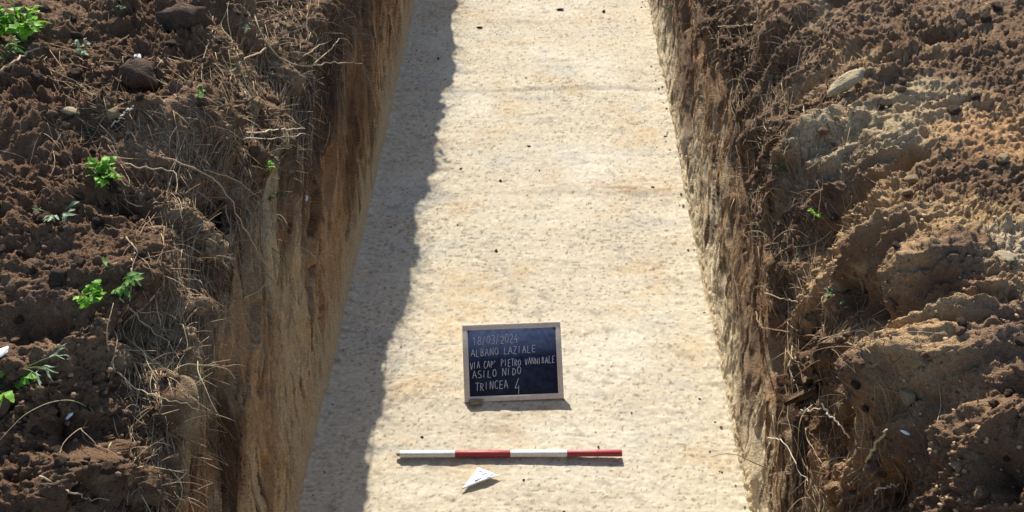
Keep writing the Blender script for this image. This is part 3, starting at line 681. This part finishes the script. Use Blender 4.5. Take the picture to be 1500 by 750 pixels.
NAMED = [
 ('root', 'root_pale', 'pale forked root reaching out over the left trench edge near the far end', [
   ([(372, 25), (385, 70), (420, 95), (450, 88), (475, 93), (512, 95)], [.01, .02, .03, .06, .10, .14], .0045, .002),
   ([(450, 88), (470, 70), (495, 62), (508, 75), (500, 90)], [.06, .09, .11, .13, .12], .003, .0015), ([(440, 88), (462, 78), (482, 62)], [.05, .08, .1], .0025, .0012),
   ([(385, 70), (350, 90), (330, 110)], [.02, .02, .01], .004, .002)]),
 ('root', 'root_white', 'straight pale root jutting sideways under the forked root, left trench edge', [([(330, 200), (380, 196), (437, 188)], [.01, .03, .07], .0035, .0015), ([(355, 200), (400, 200), (437, 202)], [.02, .04, .06], .0025, .0012)]),
 ('root', 'root_pale', 'longest thin root hanging down the left slope to the wall', [([(235, 232), (290, 250), (330, 285), (350, 330), (372, 375), (388, 398)], [.02, .03, .03, .04, .05, .05], .0035, .0012), ([(290, 250), (340, 262), (375, 290)], [.03, .03, .03], .002, .001)]),
 ('root', 'root_pale', 'curved root arching right of the jagged green weed on the left', [([(180, 242), (225, 246), (250, 258), (258, 280), (265, 310)], [.02, .04, .05, .05, .02], .003, .0015)]),
 ('root', 'root_pale', 'horizontal root running from below the jagged green weed', [([(183, 290), (195, 300), (255, 300), (300, 325)], [.01, .02, .02, .03], .0025, .0012)]),
 ('root', 'root_pale', 'pale crooked root low on the near left slope', [([(170, 545), (195, 572), (235, 585), (262, 592), (278, 597)], [.01, .03, .04, .05, .05], .0024, .001), ([(225, 584), (232, 598), (226, 612)], [.03, .03, .03], .002, .001)]),
 ('root', 'root_pale', 'thin root beside the vivid green weed, running down the left slope', [([(180, 440), (210, 470), (240, 500), (262, 530)], [.02, .02, .03, .02], .0028, .0012)]),
 ('root', 'root_pale', 'looped root on lit soil at the near left corner', [([(60, 700), (100, 722), (130, 728), (160, 732)], [.01, .02, .02, .01], .003, .0015)]),
 ('twig', 'root_brown', 'brown curved twig stuck out over the right trench wall', [([(1108, 462), (1122, 478), (1150, 487), (1190, 492), (1225, 496)], [.05, .05, .04, .03, .01], .0035, .0025)]),
 ('twig', 'root_white', 'pale zigzag root dangling at the near right wall', [([(1128, 642), (1148, 643), (1156, 660), (1166, 682), (1180, 702), (1200, 718)], [.02, .03, .03, .03, .03, .01], .0024, .0013)]),
 ('twig', 'root_white', 'straight whitish stick lying on the near right slope', [([(1206, 586), (1222, 605), (1236, 625), (1250, 642)], [.03, .03, .02, .02], .004, .003), ([(1210, 600), (1190, 602), (1175, 601)], [.03, .03, .02], .002, .0012)]),
 ('stalk', 'straw', 'flat yellowish stalk in the near right hollow', [([(1304, 628), (1288, 650), (1270, 674)], [.02, .02, .02], .003, .006)]),
 ('root', 'root_white', 'bleached curled root at the bottom of the near right hollow', [([(1283, 724), (1287, 712), (1300, 706), (1316, 704)], [.01, .03, .03, .02], .0035, .003)]),
 ('root', 'root_brown', 'arched root above the two round leaves on the right wall edge', [([(1108, 300), (1112, 285), (1128, 268), (1142, 258)], [.04, .05, .04, .02], .003, .002), ([(1112, 285), (1108, 330), (1106, 370)], [.04, .04, .03], .0025, .0012)]),
 ('root', 'root_pale', 'pale bent root above the brown curved twig on the right', [([(1128, 428), (1146, 440), (1158, 448), (1200, 452), (1240, 450)], [.04, .04, .04, .03, .02], .0028, .0016)]),
 ('twig', 'root_pale', 'short horizontal straw high on the right slope near the far end', [([(1055, 38), (1085, 38), (1108, 37)], [.03, .03, .03], .0028, .0022)]),
 ('twig', 'root_pale', 'thin pale twig lying on the left spoil beside the bright green clump', [([(0, 108), (22, 92), (45, 78), (58, 72)], [.02, .02, .02, .02], .005, .003)]),
 ('twig', 'root_white', 'pale forked twig between the two dark blocks and the flat stone', [([(195, 158), (180, 175), (165, 188)], [.02, .02, .02], .004, .002)]),
]
for nm, mat, lab, paths in NAMED:
    pp = []
    for k, (poly, lf, r0, r1) in enumerate(paths): pp.append(picked(poly, lf, r0, r1, 22 if k == 0 else 14, .003))
    root_obj(nm, pp, mat, lab, nm)
def dangling(p, n, length, steps=14, out=.5):
    d = n*out + RNG.normal(size=3)*.35; pts = [p-n*.01]; q = p.copy()
    for k in range(steps):
        d = d*.86 + np.array([0, 0, -.10]) + RNG.normal(size=3)*.10; d /= np.linalg.norm(d)+1e-9
        q = q + d*length/steps; pts.append(q.copy())
    return np.array(pts)
def scatter_roots(b, count, boxes, label, group):
    n = 0; tries = 0
    while n < count and tries < count*30:
        tries += 1
        x0, y0, x1, y1 = random.choice(boxes); h = b.pick(random.uniform(x0, x1), random.uniform(y0, y1))
        if h is None: continue
        p, nn, r, c = h; mat = random.choice(['root_pale', 'root_pale', 'root_brown', 'root_brown', 'straw']); rad = random.uniform(.0011, .0026)
        if random.random() < .65:
            pts = drape(b, r, c, random.randint(8, 20), random.gauss(-3, 3.2), random.gauss(-3.5, 2.6), random.uniform(.005, .04), .9)
        else: pts = dangling(p, nn, random.uniform(.08, .28))
        pts = resample(pts, 18); L = [(pts, rad, rad*.4)]
        for _ in range(random.randint(0, 2)):
            k = random.randint(4, 14); L.append((resample(dangling(pts[k], nn, random.uniform(.04, .12), 8, .4), 9), rad*.6, rad*.25))
        root_obj('root', L, mat, label, 'root', group); n += 1
scatter_roots(BL, 110, [(300, 20, 470, 230), (240, 180, 430, 400), (180, 300, 300, 560), (120, 480, 300, 740), (330, 0, 520, 60)], 'thin dry root straggling out of the torn left edge of the trench', 'thin roots along the left edge')
scatter_roots(BR, 90, [(1000, 0, 1130, 160), (1040, 150, 1160, 330), (1080, 260, 1220, 470), (1110, 450, 1280, 750)], 'thin dry root matted on the torn right edge of the trench', 'thin roots along the right edge')
def fuzz(b, count, boxes, mat, lmin, lmax, name):
    mb = MB(); n = 0; hits = []
    for _ in range(count//6):
        x0, y0, x1, y1 = random.choice(boxes); h = b.pick(random.uniform(x0, x1), random.uniform(y0, y1))
        if h is not None: hits.append(h)
    for h in hits:
        for _ in range(6):
            r, c = h[2]+random.gauss(0, 14), h[3]+random.gauss(0, 12)
            if b.T[int(np.clip(r, 0, b.T.shape[0]-1)), int(np.clip(c, 0, b.T.shape[1]-1))] < 3.6: continue
            if random.random() < .7: pts = drape(b, r, c, random.randint(4, 11), random.gauss(-3, 3.4), random.gauss(-4.5, 3.0), random.uniform(.002, .020), .9)
            else:
                p, nn = b.at(r, c); pts = dangling(p, nn, random.uniform(lmin, lmax), 7)
            mb.tube(resample(pts, 7), np.linspace(.0012, .0005, 7)*random.uniform(.6, 1.4), 3)
    tag(mb.build(name, M[mat]), 'mat of hair fine rootlets along the torn trench edge', 'rootlets', kind='stuff')
LB = [(320, 40, 470, 230), (330, 60, 460, 220), (270, 180, 440, 420), (210, 320, 310, 600), (200, 520, 310, 745), (350, 0, 560, 110), (60, 60, 330, 250)]
RB = [(990, 0, 1140, 160), (1030, 150, 1180, 330), (1080, 260, 1250, 470), (1110, 450, 1300, 750), (1120, 20, 1250, 200)]
mb = MB()                                                          # the torn edge goes on beyond the picture and frays its shadow
for k in range(520):
    r = np.searchsorted(BY, random.uniform(4.4, 9.2)); c = int(np.argmin(np.abs(BL.T[r]-random.uniform(4.7, 5.3)))); p, nn = BL.at(r, c)
    mb.tube(resample(dangling(p, nn+np.array([.5, 0, .2]), random.uniform(.05, .20), 8, .6), 8), np.linspace(.0022, .0007, 8)*random.uniform(.6, 1.5), 3)
tag(mb.build('fine_rootlets', M['root_brown']), 'mat of hair fine rootlets along the torn trench edge', 'rootlets', kind='stuff')
fuzz(BL, 2400, LB, 'root_pale', .03, .12, 'fine_rootlets'); fuzz(BL, 1300, LB, 'root_brown', .03, .12, 'fine_rootlets')
fuzz(BR, 1700, RB, 'root_pale', .03, .10, 'fine_rootlets'); fuzz(BR, 1500, RB, 'root_brown', .03, .10, 'fine_rootlets')

# ------------------------------------------------------------------ weeds
def leaf_arrays(L, W, lobes, bend, seed):
    """a leaf with a toothed or lobed edge along +x, folded at its midrib"""
    g = random.Random(seed); n = 10; v, q = [], []
    for k in range(n+1):
        t = k/n; wd = W*math.sin(math.pi*min(1, t*.93+.05))**.8*(1 if lobes == 0 else (.62+.45*abs(math.sin(lobes*math.pi*t+.4))))
        z = -bend*L*t*t + .06*L*math.sin(7*t+seed); x = L*t
        v += [[x-.15*wd, -wd, z+.35*wd+g.uniform(-.05, .05)*W], [x, 0, z], [x-.15*wd, wd, z+.35*wd+g.uniform(-.05, .05)*W]]
        if k: a = 3*(k-1); q += [[a, a+1, a+4, a+3], [a+1, a+2, a+5, a+4]]
    return np.array(v), q
def rotm(yaw, pitch, roll):
    return np.array(Matrix.Rotation(yaw, 3, 'Z') @ Matrix.Rotation(-pitch, 3, 'Y') @ Matrix.Rotation(roll, 3, 'X'))
def weed(px, py, size, nl, mat, label, lobes=3, width=.28, name='weed', up=.6, spread=None, loc=None, cat='weed', ls=1.0):
    if loc is None:
        h = onbank(px, py)
        if h is None: return
        p = h[0]; n = h[1]
    else: p, n = loc, np.array([0, 0, 1.])
    e = empty(name, p); tag(e, label, cat); sm, lm = MB(), MB()
    for k in range(nl):
        yaw = random.uniform(0, 6.28) if spread is None else random.uniform(*spread)
        el = random.uniform(.15, 1.15)*up; ln = size*random.uniform(.35, .75)
        d = rotm(yaw, el, 0)@np.array([1, 0, 0]); d = d*.8+n*.35+np.array([0, 0, .25*up]); d /= np.linalg.norm(d)
        tip = d*ln; midp = tip*.55+np.array([0, 0, .10*ln])
        sm.tube(resample([-n*.02, midp*.5, midp, tip], 7), np.linspace(.0022, .0011, 7)*max(.6, size/.12), 4)
        for m in range(random.randint(3, 5)):
            L = size*ls*random.uniform(.18, .42); v, q = leaf_arrays(L, L*width*random.uniform(.8, 1.2), lobes, random.uniform(.1, .5), random.randrange(999))
            Rm = rotm(yaw+random.gauss(0, .8), random.uniform(-.25, .7), random.gauss(0, .35)); base = tip if m == 0 else midp+(tip-midp)*random.random()
            lm.add(v@Rm.T+base, q)
    sm.build('stem', M['stem'], e); lm.build('leaves', M[mat], e)
    return e
weed(34, 58, .21, 26, 'leaf_bright', 'largest bright green leafy clump, in the far left corner of the spoil', 2, .42, up=.9, ls=.62)
weed(8, 88, 0.13, 8, 'leaf_mid', 'narrow leaved grassy weed under the largest green clump', 0, .10)
weed(157, 266, .095, 14, 'leaf_bright', 'jagged bright green weed at the lip of a dark hollow on the left', 4, .36, up=.9, ls=.9)
weed(86, 320, .09, 6, 'leaf_pale', 'wilted grey green weed with long pale leaves on the left spoil', 0, .16, up=.3)
weed(134, 445, .080, 14, 'leaf_bright', 'vivid lime green weed, the brightest low on the left spoil', 3, .45, up=1.0, ls=.85)
weed(176, 420, 0.098, 8, 'leaf_mid', 'duller narrow leaved weed just right of the vivid lime green one', 2, .18)
weed(14, 570, 0.098, 7, 'leaf_bright', 'ferny green weed at the near left margin', 5, .30, up=.4)
weed(40, 540, 0.117, 4, 'leaf_pale', 'thin pale stalks of dry grass above the ferny weed', 0, .06, up=.3, name='grass_tuft', cat='grass')
weed(388, 246, 0.052, 5, 'leaf_bright', 'small bright green sprig among hanging roots at the left edge', 3, .4)
weed(398, 284, 0.065, 6, 'leaf_dark', 'dark curled sprig below the small bright one at the left edge', 0, .22, up=.3)
weed(118, 128, 0.065, 4, 'leaf_pale', 'pale crumpled leaf sprig left of the pointed dark clod', 0, .35, up=.3)
weed(126, 78, 0.072, 5, 'leaf_pale', 'pale sprig on the spoil above the crumpled leaf', 0, .22, up=.5)
weed(180, 12, 0.052, 4, 'leaf_dark', 'dark round leaved sprig at the top of the left spoil', 0, .5)
weed(355, 46, 0.052, 3, 'leaf_pale', 'pale green leaf sprig right of the squarish dark block', 0, .4, up=.3)
weed(290, 140, 0.058, 4, 'leaf_mid', 'small green sprig right of the pointed dark clod', 2, .3)
weed(1196, 316, 0.047, 3, 'leaf_bright', 'sprig with two round bright leaves on the right slope', 0, .5, up=.7)
weed(1228, 436, 0.072, 5, 'leaf_dark', 'sparse dark green sprig in a hollow of the right slope', 2, .18, up=.4)
weed(1145, 245, 0.058, 4, 'leaf_dark', 'dim green sprig at the top of the right wall, above the arched root', 2, .25)
weed(984, 14, 0.072, 5, 'leaf_dark', 'dark green sprig hanging on the right wall at the far end', 2, .2, up=.2)
weed(1362, 0, 0.065, 4, 'leaf_mid', 'grassy sprig at the top of the right spoil', 0, .1)
# tall weed on the left edge beyond the picture: its shadow falls on the floor
weed(0, 0, .27, 12, 'leaf_mid', 'tall leafy weed on the left trench edge beyond the far end', 2, .25, up=1.0, ls=.45, loc=np.array([-.965, 7.0, 1.37]))
# pale scraps
for (px, py, r, lab) in ((445, 290, .014, 'white flake hanging on a root below the dark curled sprig'), (1325, 633, .010, 'white chip in the near right hollow beside the flat stalk'), (204, 84, .013, 'whitish chip on top of the pointed dark clod'), (100, 606, .010, 'tiny whitish chip low on the near left slope'), (4, 520, .016, 'white scrap at the near left margin above the ferny weed')):
    h = onbank(px, py)
    if h: put_rock(h[0], h[1], r, 'white_bit', 'chip', lab, 'chip', None, .1, (1.3, .8, .35))
print('verts', sum(len(o.data.vertices) for o in COL.objects if o.type == 'MESH'))
